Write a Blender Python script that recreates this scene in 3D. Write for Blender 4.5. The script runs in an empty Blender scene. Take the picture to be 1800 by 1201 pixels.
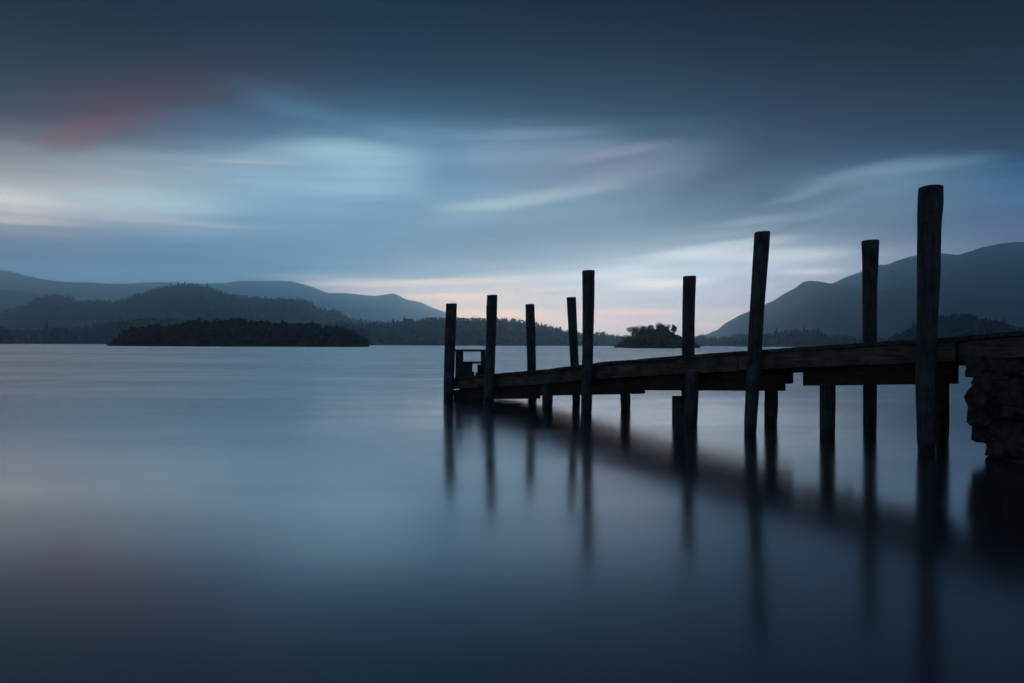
import bpy, bmesh, math, random
import numpy as np
from mathutils import Matrix, Vector
from mathutils.noise import noise as pnoise, fractal

C = bpy.context.scene
COL = C.collection
R = math.radians
rng = random.Random(7)
nrg = np.random.default_rng(11)

# ------------------------------------------------------------------ camera
F = 1200.0            # focal length in pixels of the 1800 px wide photograph (24 mm lens)
HC = 1.10             # camera height above the lake
PITCH, ROLL = math.atan(6.0/F), R(0.23)
cam_d = bpy.data.cameras.new('camera'); cam_d.sensor_width = 36; cam_d.lens = 24
cam_d.clip_start = 0.05; cam_d.clip_end = 40000
cam = bpy.data.objects.new('camera', cam_d); COL.objects.link(cam)
CM = Matrix.Rotation(math.pi/2 + PITCH, 4, 'X') @ Matrix.Rotation(ROLL, 4, 'Z')
cam.matrix_world = Matrix.Translation((0, 0, HC)) @ CM
C.camera = cam
CM3 = CM.to_3x3()

def ray(px, py):
    d = CM3 @ Vector(((px-900)/F, (600.5-py)/F, -1)); return d / d.y      # per metre of forward distance
def at(px, py, Y):
    d = ray(px, py); return Vector((d.x*Y, Y, HC + d.z*Y))
def azel(px, py):
    d = ray(px, py); return math.atan2(d.x, d.y), math.atan2(d.z, math.hypot(d.x, d.y))

# ------------------------------------------------------------------ render settings
C.view_settings.view_transform = 'Standard'; C.view_settings.look = 'None'
C.view_settings.exposure = 0; C.view_settings.gamma = 1
C.cycles.volume_bounces = 5
WAVE = 10.0      # slope of the ripples out on the lake, degrees
HAZE_D, HAZE_TOP, HAZE_Y, HAZE_S = 2.5e-4, 890.0, 10000.0, (0.024, 0.042, 0.058)     # density, top, far end, glow of thick haze
C.cycles.max_bounces = 8

# ------------------------------------------------------------------ node helpers
def lin(c):
    return tuple(((v/255)/12.92 if v/255 <= 0.04045 else ((v/255+0.055)/1.055)**2.4) for v in c)
class NT:
    def __init__(s, tree): s.t = tree; s.n = tree.nodes; s.n.clear()
    def new(s, typ, **kw):
        o = s.n.new(typ)
        for k, v in kw.items(): setattr(o, k, v)
        return o
    def link(s, a, b): s.t.links.new(a, b)
    def put(s, sock, v):
        if hasattr(v, 'is_output') or isinstance(v, bpy.types.NodeSocket): s.link(v, sock)
        else: sock.default_value = v
    def math(s, op, a, b=0.0, c=None, clamp=False):
        m = s.new('ShaderNodeMath', operation=op); m.use_clamp = clamp
        s.put(m.inputs[0], a); s.put(m.inputs[1], b)
        if c is not None: s.put(m.inputs[2], c)
        return m.outputs[0]
    def rangef(s, v, a, b, c=0.0, d=1.0, kind='SMOOTHSTEP'):
        m = s.new('ShaderNodeMapRange', interpolation_type=kind)
        s.put(m.inputs[0], v); m.inputs[1].default_value = a; m.inputs[2].default_value = b
        m.inputs[3].default_value = c; m.inputs[4].default_value = d
        return m.outputs[0]
    def mix(s, f, a, b, mode='MIX'):
        m = s.new('ShaderNodeMix', data_type='RGBA', blend_type=mode)
        s.put(m.inputs[0], f)
        for k, v in ((6, a), (7, b)):
            if isinstance(v, tuple): v = (*v[:3], 1)
            s.put(m.inputs[k], v)
        return m.outputs[2]
    def comb(s, x, y, z):
        m = s.new('ShaderNodeCombineXYZ'); s.put(m.inputs[0], x); s.put(m.inputs[1], y); s.put(m.inputs[2], z)
        return m.outputs[0]
    def noise(s, vec, scale, detail=3, rough=0.5):
        m = s.new('ShaderNodeTexNoise'); s.put(m.inputs['Vector'], vec)
        m.inputs['Scale'].default_value = scale; m.inputs['Detail'].default_value = detail
        m.inputs['Roughness'].default_value = rough
        return m.outputs[0]

# ------------------------------------------------------------------ sky: dusk clouds laid out by compass direction and elevation
W = bpy.data.worlds.new('World'); C.world = W; W.use_nodes = True
w = NT(W.node_tree)
GX = [0, 225, 450, 675, 900, 1125, 1350, 1575, 1800]
GY = [0, 60, 110, 150, 200, 240, 270, 310, 350, 390, 420, 450, 480, 500, 530, 560, 600]
G = {
0: [(33,50,73),(36,52,74),(42,55,75),(54,63,82),(72,76,92),(108,116,128),(138,140,146),(156,157,160),(188,188,187),(168,168,174),(104,124,148),(98,126,150),(105,140,168),(108,143,170),(110,145,170),(112,146,170),(115,148,170)],
225: [(35,51,73),(40,54,76),(53,61,79),(72,69,84),(95,80,96),(92,97,116),(130,150,162),(152,170,177),(162,182,188),(156,174,182),(106,134,160),(100,132,157),(104,140,167),(106,143,170),(112,146,172),(115,148,172),(118,150,172)],
450: [(38,53,73),(44,57,76),(58,64,80),(66,76,94),(64,94,124),(92,130,157),(136,168,187),(140,172,191),(130,165,188),(122,157,181),(110,146,173),(107,145,170),(106,143,170),(110,147,174),(125,158,182),(140,165,185),(145,168,185)],
675: [(31,55,75),(36,59,80),(43,65,87),(48,78,101),(64,103,130),(108,148,173),(130,167,188),(125,163,186),(122,160,184),(118,156,182),(114,151,178),(112,150,178),(122,155,180),(196,198,205),(206,201,201),(212,204,200),(214,205,198)],
900: [(25,53,75),(30,59,81),(38,69,89),(46,75,94),(60,95,120),(110,140,166),(120,147,173),(114,140,164),(138,168,186),(124,159,184),(119,150,173),(120,150,172),(180,190,200),(203,202,205),(214,205,200),(224,210,199),(222,206,196)],
1125: [(17,49,71),(23,57,80),(32,66,88),(45,77,98),(54,82,105),(84,114,141),(112,134,158),(118,135,156),(110,141,164),(110,141,164),(124,150,170),(162,180,189),(198,213,217),(196,206,213),(178,180,193),(206,191,190),(192,182,186)],
1350: [(8,45,68),(12,53,76),(19,59,83),(34,71,94),(42,74,100),(54,84,111),(58,86,113),(70,98,124),(73,101,126),(108,134,152),(136,158,171),(184,199,207),(172,180,193),(170,176,191),(178,180,192),(184,184,194),(186,182,192)],
1575: [(3,41,64),(5,49,72),(9,54,79),(18,63,87),(22,67,95),(35,75,104),(62,93,120),(106,137,162),(104,134,155),(93,119,141),(106,127,149),(132,147,167),(138,150,170),(140,150,170),(142,152,170),(145,153,170),(148,155,170)],
1800: [(2,38,60),(3,45,68),(4,49,73),(7,60,84),(10,65,90),(17,67,96),(30,78,110),(56,98,133),(70,105,138),(80,108,138),(94,115,142),(108,124,149),(112,128,150),(115,130,150),(115,130,150),(118,132,150),(120,132,150)],
}
# brightness of the sky beyond the haze, per column and height of the table above
K = {
0: [(0.34,0.32,0.42),(0.29,0.25,0.33),(0.29,0.21,0.26),(0.33,0.22,0.25),(0.41,0.27,0.28),(0.54,0.43,0.40),(0.67,0.58,0.53),(0.73,0.65,0.59),(0.78,0.71,0.65),(0.67,0.59,0.54),(0.46,0.42,0.41),(0.44,0.40,0.40),(0.50,0.47,0.46),(0.52,0.50,0.49),(0.49,0.46,0.45),(0.49,0.46,0.45),(0.50,0.47,0.46)],
225: [(0.50,0.44,0.51),(0.44,0.36,0.42),(0.45,0.31,0.35),(0.48,0.31,0.32),(0.51,0.34,0.33),(0.55,0.44,0.42),(0.68,0.61,0.57),(0.76,0.69,0.64),(0.74,0.68,0.63),(0.63,0.57,0.52),(0.46,0.42,0.41),(0.45,0.41,0.40),(0.50,0.46,0.45),(0.52,0.49,0.47),(0.50,0.46,0.45),(0.50,0.46,0.45),(0.51,0.48,0.46)],
450: [(0.64,0.57,0.57),(0.57,0.47,0.47),(0.55,0.40,0.40),(0.54,0.42,0.42),(0.55,0.48,0.48),(0.60,0.56,0.56),(0.76,0.71,0.68),(0.76,0.71,0.67),(0.66,0.62,0.58),(0.56,0.51,0.49),(0.43,0.40,0.40),(0.41,0.39,0.38),(0.46,0.43,0.42),(0.51,0.47,0.45),(0.52,0.48,0.45),(0.52,0.47,0.45),(0.53,0.48,0.46)],
675: [(0.52,0.56,0.56),(0.48,0.48,0.48),(0.45,0.41,0.41),(0.46,0.43,0.44),(0.53,0.53,0.54),(0.69,0.67,0.66),(0.78,0.74,0.71),(0.68,0.65,0.63),(0.58,0.55,0.53),(0.47,0.46,0.45),(0.36,0.36,0.36),(0.34,0.33,0.33),(0.42,0.39,0.38),(0.56,0.49,0.46),(0.64,0.55,0.49),(0.60,0.52,0.47),(0.61,0.53,0.48)],
900: [(0.31,0.52,0.52),(0.31,0.47,0.47),(0.34,0.43,0.44),(0.38,0.43,0.43),(0.47,0.50,0.50),(0.67,0.65,0.64),(0.69,0.65,0.64),(0.59,0.56,0.55),(0.55,0.52,0.51),(0.41,0.40,0.40),(0.32,0.32,0.33),(0.32,0.31,0.31),(0.43,0.39,0.37),(0.54,0.45,0.42),(0.57,0.47,0.41),(0.57,0.46,0.40),(0.56,0.46,0.40)],
1125: [(0.19,0.46,0.48),(0.19,0.44,0.45),(0.22,0.43,0.43),(0.29,0.42,0.42),(0.34,0.41,0.42),(0.49,0.51,0.53),(0.58,0.56,0.56),(0.50,0.47,0.47),(0.39,0.38,0.39),(0.33,0.33,0.33),(0.36,0.34,0.34),(0.45,0.42,0.39),(0.53,0.47,0.44),(0.54,0.46,0.43),(0.49,0.40,0.37),(0.51,0.40,0.35),(0.51,0.40,0.36)],
1350: [(0.18,0.38,0.46),(0.18,0.39,0.44),(0.18,0.39,0.42),(0.19,0.39,0.41),(0.20,0.33,0.35),(0.26,0.34,0.37),(0.34,0.38,0.40),(0.39,0.39,0.41),(0.34,0.35,0.35),(0.38,0.36,0.35),(0.48,0.44,0.42),(0.62,0.56,0.51),(0.61,0.54,0.50),(0.57,0.49,0.46),(0.53,0.44,0.41),(0.56,0.46,0.41),(0.55,0.45,0.41)],
1575: [(0.18,0.30,0.41),(0.18,0.32,0.41),(0.18,0.32,0.39),(0.18,0.34,0.38),(0.17,0.29,0.33),(0.18,0.29,0.33),(0.32,0.42,0.43),(0.63,0.63,0.61),(0.54,0.51,0.50),(0.47,0.44,0.42),(0.54,0.49,0.46),(0.67,0.60,0.55),(0.70,0.63,0.58),(0.68,0.61,0.57),(0.65,0.58,0.53),(0.67,0.59,0.54),(0.67,0.59,0.54)],
1800: [(0.17,0.23,0.33),(0.17,0.25,0.34),(0.17,0.27,0.34),(0.17,0.31,0.36),(0.17,0.28,0.32),(0.17,0.26,0.30),(0.22,0.36,0.38),(0.59,0.63,0.61),(0.62,0.59,0.57),(0.57,0.52,0.50),(0.61,0.55,0.52),(0.68,0.60,0.56),(0.66,0.60,0.56),(0.65,0.59,0.56),(0.65,0.58,0.55),(0.67,0.60,0.56),(0.68,0.61,0.57)],
}
def kat(x, y): return [float(np.interp(x, GX, [np.interp(y, GY, [q[i] for q in K[p]]) for p in GX])) for i in range(3)]
tc = w.new('ShaderNodeTexCoord')
sep = w.new('ShaderNodeSeparateXYZ'); w.link(tc.outputs['Generated'], sep.inputs[0])
dx, dy, dz = sep.outputs
az0 = w.math('ARCTAN2', dx, dy)
el0 = w.math('ARCSINE', dz)
sv = w.comb(dx, dy, w.math('MULTIPLY', dz, 5.0))
n1 = w.noise(sv, 1.6, 3, 0.45)
n2 = w.noise(w.comb(dx, dy, w.math('MULTIPLY_ADD', dx, -0.8, w.math('MULTIPLY', dz, 13.0))), 3.6, 4, 0.5)
n3 = w.noise(w.comb(dx, w.math('ADD', dy, 5.0), w.math('MULTIPLY_ADD', dx, -0.9, w.math('MULTIPLY', dz, 26.0))), 3.6, 5, 0.55)
grow = w.rangef(el0, 0.0, 0.35, 0.25, 1.0)
az = w.math('ADD', az0, w.math('MULTIPLY', w.math('SUBTRACT', n1, 0.5), 0.06))
el = w.math('ADD', el0, w.math('MULTIPLY', w.math('MULTIPLY', w.math('SUBTRACT', n2, 0.5), 0.022), grow))
SKYK = (1.0, 1.0, 1.0)
def skycol(c): return tuple(v*k for v, k in zip(lin(c), SKYK))
elp = w.math('DIVIDE', w.math('MAXIMUM', el, 0.0), math.pi/2, clamp=True)
back = [(84,102,120)]*4 + [(92,108,122)]*4 + [(98,112,124)]*4 + [(104,116,124)]*5
def column(px, cols, top=(36, 62, 84)):
    r = w.new('ShaderNodeValToRGB'); cr = r.color_ramp; cr.interpolation = 'EASE' if False else 'LINEAR'
    st = []
    for y, c in zip(GY, cols): st.append((azel(px, y)[1]/(math.pi/2), tuple(a*b for a, b in zip(skycol(c), kat(px, y) if cols is not back else (1, 1, 1)))))
    st = sorted(st); st += [(0.5, skycol([0.8*a+0.2*b for a, b in zip(cols[0], top)])), (1.0, skycol(top))]
    while len(cr.elements) < len(st): cr.elements.new(0.5)
    for e, (p, c) in zip(cr.elements, st): e.position = max(0, p); e.color = (*c, 1)
    for e, (p, c) in zip(cr.elements, st): e.position = max(0, p); e.color = (*c, 1)
    w.link(elp, r.inputs[0]); return r.outputs[0]
acc = column(900, back)
cols = [(R(-110), None)] + [(azel(px, 606)[0], column(px, G[px])) for px in GX] + [(R(110), acc)]
for (a0, _), (a1, c1) in zip(cols[:-1], cols[1:]):
    acc = w.mix(w.rangef(az, a0, a1, kind='SMOOTHSTEP' if abs(a1) > 1 or abs(a0) > 1 else 'LINEAR'), acc, c1)
# individual streaks and patches of cloud: x, y, half length, half height, tilt (deg), colour, strength
BLOBS = [
(125,250,80,17,12,(132,96,96),0.85),(170,224,120,22,17,(126,88,89),0.80),(275,172,160,28,17,(92,70,74),0.70),(370,148,140,22,12,(70,68,76),0.45),(95,258,60,12,6,(120,102,104),0.60),
(250,232,90,10,12,(92,90,104),0.40),(420,222,170,30,6,(74,106,138),0.70),(520,185,110,28,-12,(76,112,142),0.70),(590,218,130,20,-12,(86,128,160),0.70),(470,152,90,12,-6,(66,94,124),0.60),
(330,255,140,16,3,(84,104,130),0.50),(710,170,170,30,-4,(52,82,108),0.40),(30,262,90,12,4,(135,148,156),0.72),(60,299,80,5,0,(135,146,156),0.60),(170,302,120,5,-1,(139,150,163),0.48),
(150,318,110,7,0,(169,161,169),0.60),(20,350,110,18,0,(214,212,205),0.96),(110,345,160,22,0,(182,195,197),0.60),(280,352,170,26,2,(169,197,205),0.60),(30,388,120,8,2,(203,192,188),0.84),
(230,383,190,7,-1,(182,188,195),0.60),(370,395,130,4,0,(169,180,197),0.60),(160,408,220,7,0,(110,131,159),0.60),(300,410,200,6,0,(116,146,173),0.48),(460,285,80,4,2,(186,182,188),0.72),
(350,301,50,4,2,(178,173,186),0.60),(420,312,120,7,3,(131,169,195),0.48),(600,268,110,22,0,(161,199,216),0.84),(640,300,100,40,0,(154,195,214),0.72),(560,325,150,18,0,(150,190,212),0.48),
(520,365,180,14,0,(131,169,199),0.60),(790,300,45,55,0,(97,142,175),0.84),(835,320,70,26,0,(103,144,175),0.60),(770,250,90,20,0,(88,124,154),0.40),(860,362,95,11,5,(184,212,220),0.84),
(905,356,80,7,6,(186,212,220),0.72),(820,383,80,10,7,(154,190,207),0.60),(980,340,130,12,8,(182,203,214),0.84),(1040,325,90,8,10,(159,178,192),0.48),(950,236,120,9,2,(127,156,182),0.72),
(1000,262,90,14,6,(139,161,184),0.48),(1060,272,90,9,9,(159,165,184),0.60),(1120,262,80,8,8,(142,154,175),0.48),(1090,302,120,16,12,(144,152,175),0.72),(1170,285,80,16,18,(118,139,167),0.60),
(900,300,70,10,0,(133,159,182),0.48),(880,415,120,8,6,(116,154,182),0.60),(820,440,140,10,3,(110,148,175),0.48),(1255,322,120,24,26,(62,90,116),0.70),(1340,270,150,24,22,(50,80,108),0.60),
(1300,368,140,14,10,(72,98,122),0.60),(1210,372,70,14,8,(80,112,138),0.40),(1590,300,150,14,2,(131,161,184),0.84),(1520,305,110,12,8,(129,161,182),0.72),(1440,332,90,9,14,(131,161,180),0.72),
(1410,345,60,6,8,(137,167,184),0.60),(1540,340,150,9,12,(112,144,169),0.60),(1700,300,110,8,0,(84,120,150),0.50),(1330,388,80,8,4,(161,188,197),0.84),(1430,380,80,7,14,(137,161,175),0.60),
(1400,398,90,7,10,(88,114,132),0.60),(1480,396,90,8,10,(88,112,134),0.50),(1640,345,140,12,6,(96,122,148),0.40),(1210,447,150,11,7,(239,250,248),0.97),(1290,432,110,7,4,(216,231,235),0.84),
(1120,465,120,8,6,(216,231,235),0.84),(1330,450,140,10,2,(218,228,235),0.72),(1420,452,90,9,2,(212,220,228),0.72),(1260,415,110,7,4,(167,188,199),0.48),(1160,500,80,10,0,(255,255,242),0.97),
(1090,482,110,7,2,(220,233,235),0.84),(1215,494,50,5,2,(251,250,233),0.97),(1130,512,80,4,0,(224,226,221),0.60),(1280,478,120,9,5,(186,195,212),0.84),(1330,500,110,10,2,(183,186,195),0.60),
(1060,466,140,8,6,(154,178,197),0.60),(960,462,140,8,6,(133,163,188),0.60),(1090,522,120,9,0,(189,192,199),0.72),(1260,520,120,10,0,(192,190,197),0.60),(800,478,130,9,6,(129,161,186),0.72),
(720,497,180,6,2,(242,231,215),0.96),(620,492,120,5,-2,(192,199,201),0.60),(860,492,110,5,4,(235,224,211),0.72),(870,506,110,6,0,(207,201,201),0.84),(930,518,130,4,1,(207,199,199),0.60),
(800,522,110,6,1,(255,235,209),0.96),(960,510,80,3,2,(244,220,207),0.84),(740,532,120,6,2,(213,205,205),0.60),(1000,536,160,5,0,(200,195,197),0.72),(850,552,120,10,0,(255,233,205),0.96),
(760,548,70,6,0,(248,228,207),0.72),(960,560,120,6,0,(242,218,201),0.72),(940,545,90,3,0,(224,207,199),0.60),(1110,548,110,7,0,(242,214,197),0.84),(1130,566,90,5,0,(224,203,193),0.60),
(1060,575,120,5,0,(218,199,193),0.60),(1290,550,90,10,0,(213,205,203),0.60),(1260,572,70,6,0,(231,212,203),0.60),(1430,478,60,8,0,(216,222,231),0.72),(1560,448,90,10,2,(148,161,182),0.60),
(1720,405,130,14,4,(88,114,144),0.50),(1500,200,260,40,8,(26,64,92),0.30),(1750,190,120,34,0,(8,66,92),0.50),(1050,170,260,34,2,(44,68,94),0.40),(620,110,220,34,4,(42,58,84),0.40),
(1200,235,220,14,-3,(52,82,108),0.40),
]
azb = w.math('ADD', az0, w.math('MULTIPLY', w.math('SUBTRACT', n1, 0.5), 0.02))
elb = w.math('ADD', el0, w.math('MULTIPLY', w.math('MULTIPLY', w.math('SUBTRACT', n3, 0.5), 0.014), grow))
vb = w.comb(azb, elb, 0.0)
for (x, y, rx, ry, tilt, c, k) in BLOBS:
    a, e = azel(x, y); ca = math.cos(a)
    m = w.new('ShaderNodeMapping', vector_type='TEXTURE')
    m.inputs['Location'].default_value = (a, e, 0)
    m.inputs['Rotation'].default_value = (0, 0, R(tilt))
    m.inputs['Scale'].default_value = (rx/F*ca*ca*1.5, ry/F*ca*1.5, 1)
    w.link(vb, m.inputs['Vector'])
    g = w.new('ShaderNodeTexGradient', gradient_type='SPHERICAL'); w.link(m.outputs[0], g.inputs[0])
    acc = w.mix(w.rangef(g.outputs['Fac'], 0.0, 1.0, 0.0, k), acc, tuple(a*b for a, b in zip(skycol(c), kat(x, y))))
fine = w.math('ADD', w.math('MULTIPLY', w.math('SUBTRACT', n3, 0.5), 0.5), w.math('MULTIPLY', w.math('SUBTRACT', n2, 0.5), 0.25))
acc = w.mix(1.0, acc, w.comb(*[w.math('ADD', fine, 1.0)]*3), 'MULTIPLY')
# the evening air in front of the sky takes light away from it, so the sky beyond is that much brighter
Lh = w.math('MINIMUM', w.math('DIVIDE', HAZE_TOP, w.math('MAXIMUM', dz, 0.001)), w.math('MINIMUM', w.math('DIVIDE', 8000.0, w.math('MAXIMUM', w.math('ABSOLUTE', dx), 0.01)), w.math('ADD', w.math('DIVIDE', HAZE_Y, w.math('MAXIMUM', dy, 0.1)), w.rangef(dy, -0.2, 0.05, -99000.0, 0.0))))
Lh = w.math('MINIMUM', w.math('MAXIMUM', Lh, 300.0), 10500.0)
Th = w.math('EXPONENT', w.math('MULTIPLY', Lh, -HAZE_D))
acc = w.mix(w.rangef(dz, -0.03, -0.005), (0.004, 0.006, 0.008), acc)
sc_ = w.new('ShaderNodeSeparateColor'); w.link(acc, sc_.inputs[0])
acc = w.comb(*[w.math('DIVIDE', w.math('MAXIMUM', w.math('SUBTRACT', sc_.outputs[i], w.math('MULTIPLY', w.math('SUBTRACT', 1.0, Th), HAZE_S[i])), w.math('MULTIPLY', sc_.outputs[i], 0.06)), Th) for i in range(3)])
bg = w.new('ShaderNodeBackground'); w.link(acc, bg.inputs[0]); bg.inputs[1].default_value = 1.0
wo = w.new('ShaderNodeOutputWorld'); w.link(bg.outputs[0], wo.inputs[0])
W.cycles.sampling_method = 'MANUAL'; W.cycles.sample_map_resolution = 512

# last glow of the sun that has just set behind the hills
sl = bpy.data.lights.new('sun', 'SUN'); sl.energy = 0.02; sl.angle = R(16); sl.color = (1.0, 0.86, 0.74)
so = bpy.data.objects.new('sun', sl); COL.objects.link(so)
so.rotation_euler = (R(90-5), 0, R(180-10)); so.location = (0, 0, 50)

# ------------------------------------------------------------------ object helpers
def tag(o, label=None, cat=None, group=None, kind=None):
    if label: o['label'] = label
    if cat: o['category'] = cat
    if group: o['group'] = group
    if kind: o['kind'] = kind
    return o
def empty(name, loc=(0, 0, 0)):
    o = bpy.data.objects.new(name, None); COL.objects.link(o); o.location = loc; o.empty_display_size = 0.2
    return o
def mesh_np(name, V, Fc, m, parent=None, smooth=False):
    me = bpy.data.meshes.new(name)
    me.from_pydata([tuple(v) for v in V], [], [tuple(f) for f in Fc])
    if smooth: me.polygons.foreach_set('use_smooth', [True]*len(me.polygons))
    me.update()
    o = bpy.data.objects.new(name, me); COL.objects.link(o); me.materials.append(m)
    if parent is not None:
        o.parent = parent
        o.matrix_parent_inverse = Matrix.Identity(4)
        off = Vector((0, 0, 0)); p = parent
        while p is not None: off += p.location; p = p.parent
        o.location = -off
    return o
class MB:
    def __init__(s): s.V = []; s.F = []
    def add(s, V, Fc):
        b = len(s.V); s.V += [tuple(v) for v in V]; s.F += [tuple(i+b for i in f) for f in Fc]
    def hexa(s, P):        # 8 corners: bottom 4 ccw, top 4 ccw
        s.add(P, [(3,2,1,0),(4,5,6,7),(0,1,5,4),(1,2,6,5),(2,3,7,6),(3,0,4,7)])
    def build(s, name, m, parent=None, smooth=False, bevel=0.0):
        o = mesh_np(name, s.V, s.F, m, parent, smooth)
        if bevel:
            bm = bmesh.new(); bm.from_mesh(o.data)
            bmesh.ops.bevel(bm, geom=bm.edges[:], offset=bevel, segments=1, affect='EDGES', profile=0.5)
            bm.to_mesh(o.data); bm.free()
        return o

# ------------------------------------------------------------------ materials
def mat(name):
    m = bpy.data.materials.new(name); m.use_nodes = True
    n = NT(m.node_tree)
    out = n.new('ShaderNodeOutputMaterial'); p = n.new('ShaderNodeBsdfPrincipled')
    n.link(p.outputs[0], out.inputs[0]); return m, n, p
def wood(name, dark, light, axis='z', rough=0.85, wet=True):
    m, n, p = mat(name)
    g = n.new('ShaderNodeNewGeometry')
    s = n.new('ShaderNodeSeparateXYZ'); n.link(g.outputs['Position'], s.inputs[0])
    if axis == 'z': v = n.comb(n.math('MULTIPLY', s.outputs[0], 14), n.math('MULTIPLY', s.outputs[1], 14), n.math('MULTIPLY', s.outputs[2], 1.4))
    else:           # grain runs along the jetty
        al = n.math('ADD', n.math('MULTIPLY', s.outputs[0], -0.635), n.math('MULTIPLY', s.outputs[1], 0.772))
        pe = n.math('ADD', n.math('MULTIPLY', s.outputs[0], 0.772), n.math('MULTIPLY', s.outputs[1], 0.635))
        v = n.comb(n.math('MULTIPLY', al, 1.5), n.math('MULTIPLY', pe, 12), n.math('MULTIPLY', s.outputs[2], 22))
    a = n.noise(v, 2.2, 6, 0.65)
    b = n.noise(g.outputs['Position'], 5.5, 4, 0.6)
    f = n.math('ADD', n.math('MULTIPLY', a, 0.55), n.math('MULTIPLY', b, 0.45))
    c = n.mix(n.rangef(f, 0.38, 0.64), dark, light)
    if wet:            # dark algae band just above the water
        wz = n.math('ADD', s.outputs[2], n.math('MULTIPLY', n.math('SUBTRACT', b, 0.5), 0.10))
        k = n.rangef(wz, 0.06, 0.16)
        c = n.mix(k, tuple(0.25*x for x in dark), c)
        n.link(n.rangef(wz, 0.06, 0.16, 0.35, rough), p.inputs['Roughness'])
    else: p.inputs['Roughness'].default_value = rough
    n.link(c, p.inputs['Base Color'])
    p.inputs['Specular IOR Level'].default_value = 0.25
    bp = n.new('ShaderNodeBump'); bp.inputs['Strength'].default_value = 0.7; bp.inputs['Distance'].default_value = 0.012
    n.link(a, bp.inputs['Height']); n.link(bp.outputs[0], p.inputs['Normal'])
    return m
M_post = wood('weathered_post_wood', (0.020, 0.023, 0.026), (0.058, 0.063, 0.068))
M_deck = wood('deck_wood', (0.025, 0.022, 0.020), (0.080, 0.068, 0.058), 'a', wet=False)
M_fascia = wood('fascia_wood', (0.040, 0.031, 0.026), (0.115, 0.090, 0.074), 'a', wet=False)
M_dark = wood('dark_under_wood', (0.018, 0.010, 0.008), (0.045, 0.026, 0.020), 'a', wet=False)  # darker, redder wood for joists, bearers and cross beams under the deck
def plain(name, c0, c1, scale, rough=0.95, bump=0.0, detail=5, spec=0.2):
    m, n, p = mat(name)
    g = n.new('ShaderNodeNewGeometry')
    a = n.noise(g.outputs['Position'], scale, detail, 0.6)
    n.link(n.mix(n.rangef(a, 0.35, 0.65), c0, c1), p.inputs['Base Color'])
    p.inputs['Roughness'].default_value = rough; p.inputs['Specular IOR Level'].default_value = spec
    if bump:
        bp = n.new('ShaderNodeBump'); bp.inputs['Strength'].default_value = 1.0; bp.inputs['Distance'].default_value = bump
        n.link(a, bp.inputs['Height']); n.link(bp.outputs[0], p.inputs['Normal'])
    return m
M_leaf = plain('broadleaf_foliage', (0.022, 0.030, 0.019), (0.050, 0.062, 0.034), 0.12)
M_pine = plain('conifer_foliage', (0.018, 0.026, 0.017), (0.038, 0.048, 0.030), 0.2)
M_bark = plain('tree_bark', (0.05, 0.035, 0.028), (0.09, 0.06, 0.045), 2.0)
M_fell = plain('bare_fellside', (0.045, 0.045, 0.034), (0.160, 0.120, 0.085), 0.006, bump=9, detail=9)
M_wood_floor = plain('wooded_slope_ground', (0.025, 0.035, 0.020), (0.05, 0.06, 0.032), 0.02)
M_stone = plain('lichened_slate', (0.014, 0.012, 0.012), (0.060, 0.050, 0.045), 9.0, bump=0.02, detail=8)
M_moss = plain('moss_and_roots', (0.012, 0.014, 0.008), (0.035, 0.030, 0.018), 12)
M_wall = plain('pale_render', (0.42, 0.42, 0.40), (0.55, 0.54, 0.5), 0.8)
M_slate = plain('slate_roof', (0.06, 0.065, 0.07), (0.10, 0.10, 0.11), 1.0)
M_glass = plain('dark_window', (0.02, 0.02, 0.025), (0.03, 0.03, 0.035), 1.0, rough=0.2, spec=0.5)
M_iron = plain('rusty_iron', (0.02, 0.015, 0.012), (0.05, 0.03, 0.02), 30, rough=0.6)
M_bank = plain('lake_bank_earth', (0.03, 0.028, 0.02), (0.07, 0.065, 0.045), 3, bump=0.03)
M_buoy = plain('faded_buoy_plastic', (0.25, 0.2, 0.18), (0.35, 0.3, 0.26), 3)
M_lamp, n_, p_ = mat('lamp_light'); p_.inputs['Emission Color'].default_value = (1, 0.9, 0.75, 1); p_.inputs['Emission Strength'].default_value = 9

# water: smoothed by wind and time, so its reflections are soft
M_water, n, p = mat('lake_water')
g = n.new('ShaderNodeNewGeometry'); s = n.new('ShaderNodeSeparateXYZ'); n.link(g.outputs['Position'], s.inputs[0])
band = n.noise(n.comb(n.math('MULTIPLY', s.outputs[0], 0.003), n.math('MULTIPLY', s.outputs[1], 0.05), 0.0), 1.0, 4, 0.6)
near = n.noise(n.comb(n.math('MULTIPLY', s.outputs[0], 0.18), n.math('MULTIPLY', s.outputs[1], 0.9), 0.0), 1.0, 3, 0.5)
rg = n.math('ADD', n.rangef(band, 0.3, 0.7, -0.03, 0.04), n.math('ADD', n.rangef(near, 0.3, 0.7, -0.02, 0.02), n.rangef(n.math('LOGARITHM', n.math('MAXIMUM', s.outputs[1], 1.0), 10.0), 0.85, 1.6, 0.17, 0.22, 'LINEAR')))
n.link(rg, p.inputs['Roughness'])
p.inputs['Base Color'].default_value = (0.012, 0.018, 0.024, 1)
p.inputs['IOR'].default_value = 2.6
gl = n.new('ShaderNodeBsdfAnisotropic', distribution='MULTI_GGX'); gl.inputs['Color'].default_value = (0.95, 0.93, 0.98, 1); n.link(rg, gl.inputs['Roughness'])
mx = n.new('ShaderNodeMixShader'); mx.inputs[0].default_value = 0.36; n.link(p.outputs[0], mx.inputs[1]); n.link(gl.outputs[0], mx.inputs[2])
n.link(mx.outputs[0], [q for q in n.n if q.type == 'OUTPUT_MATERIAL'][0].inputs[0])
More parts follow.
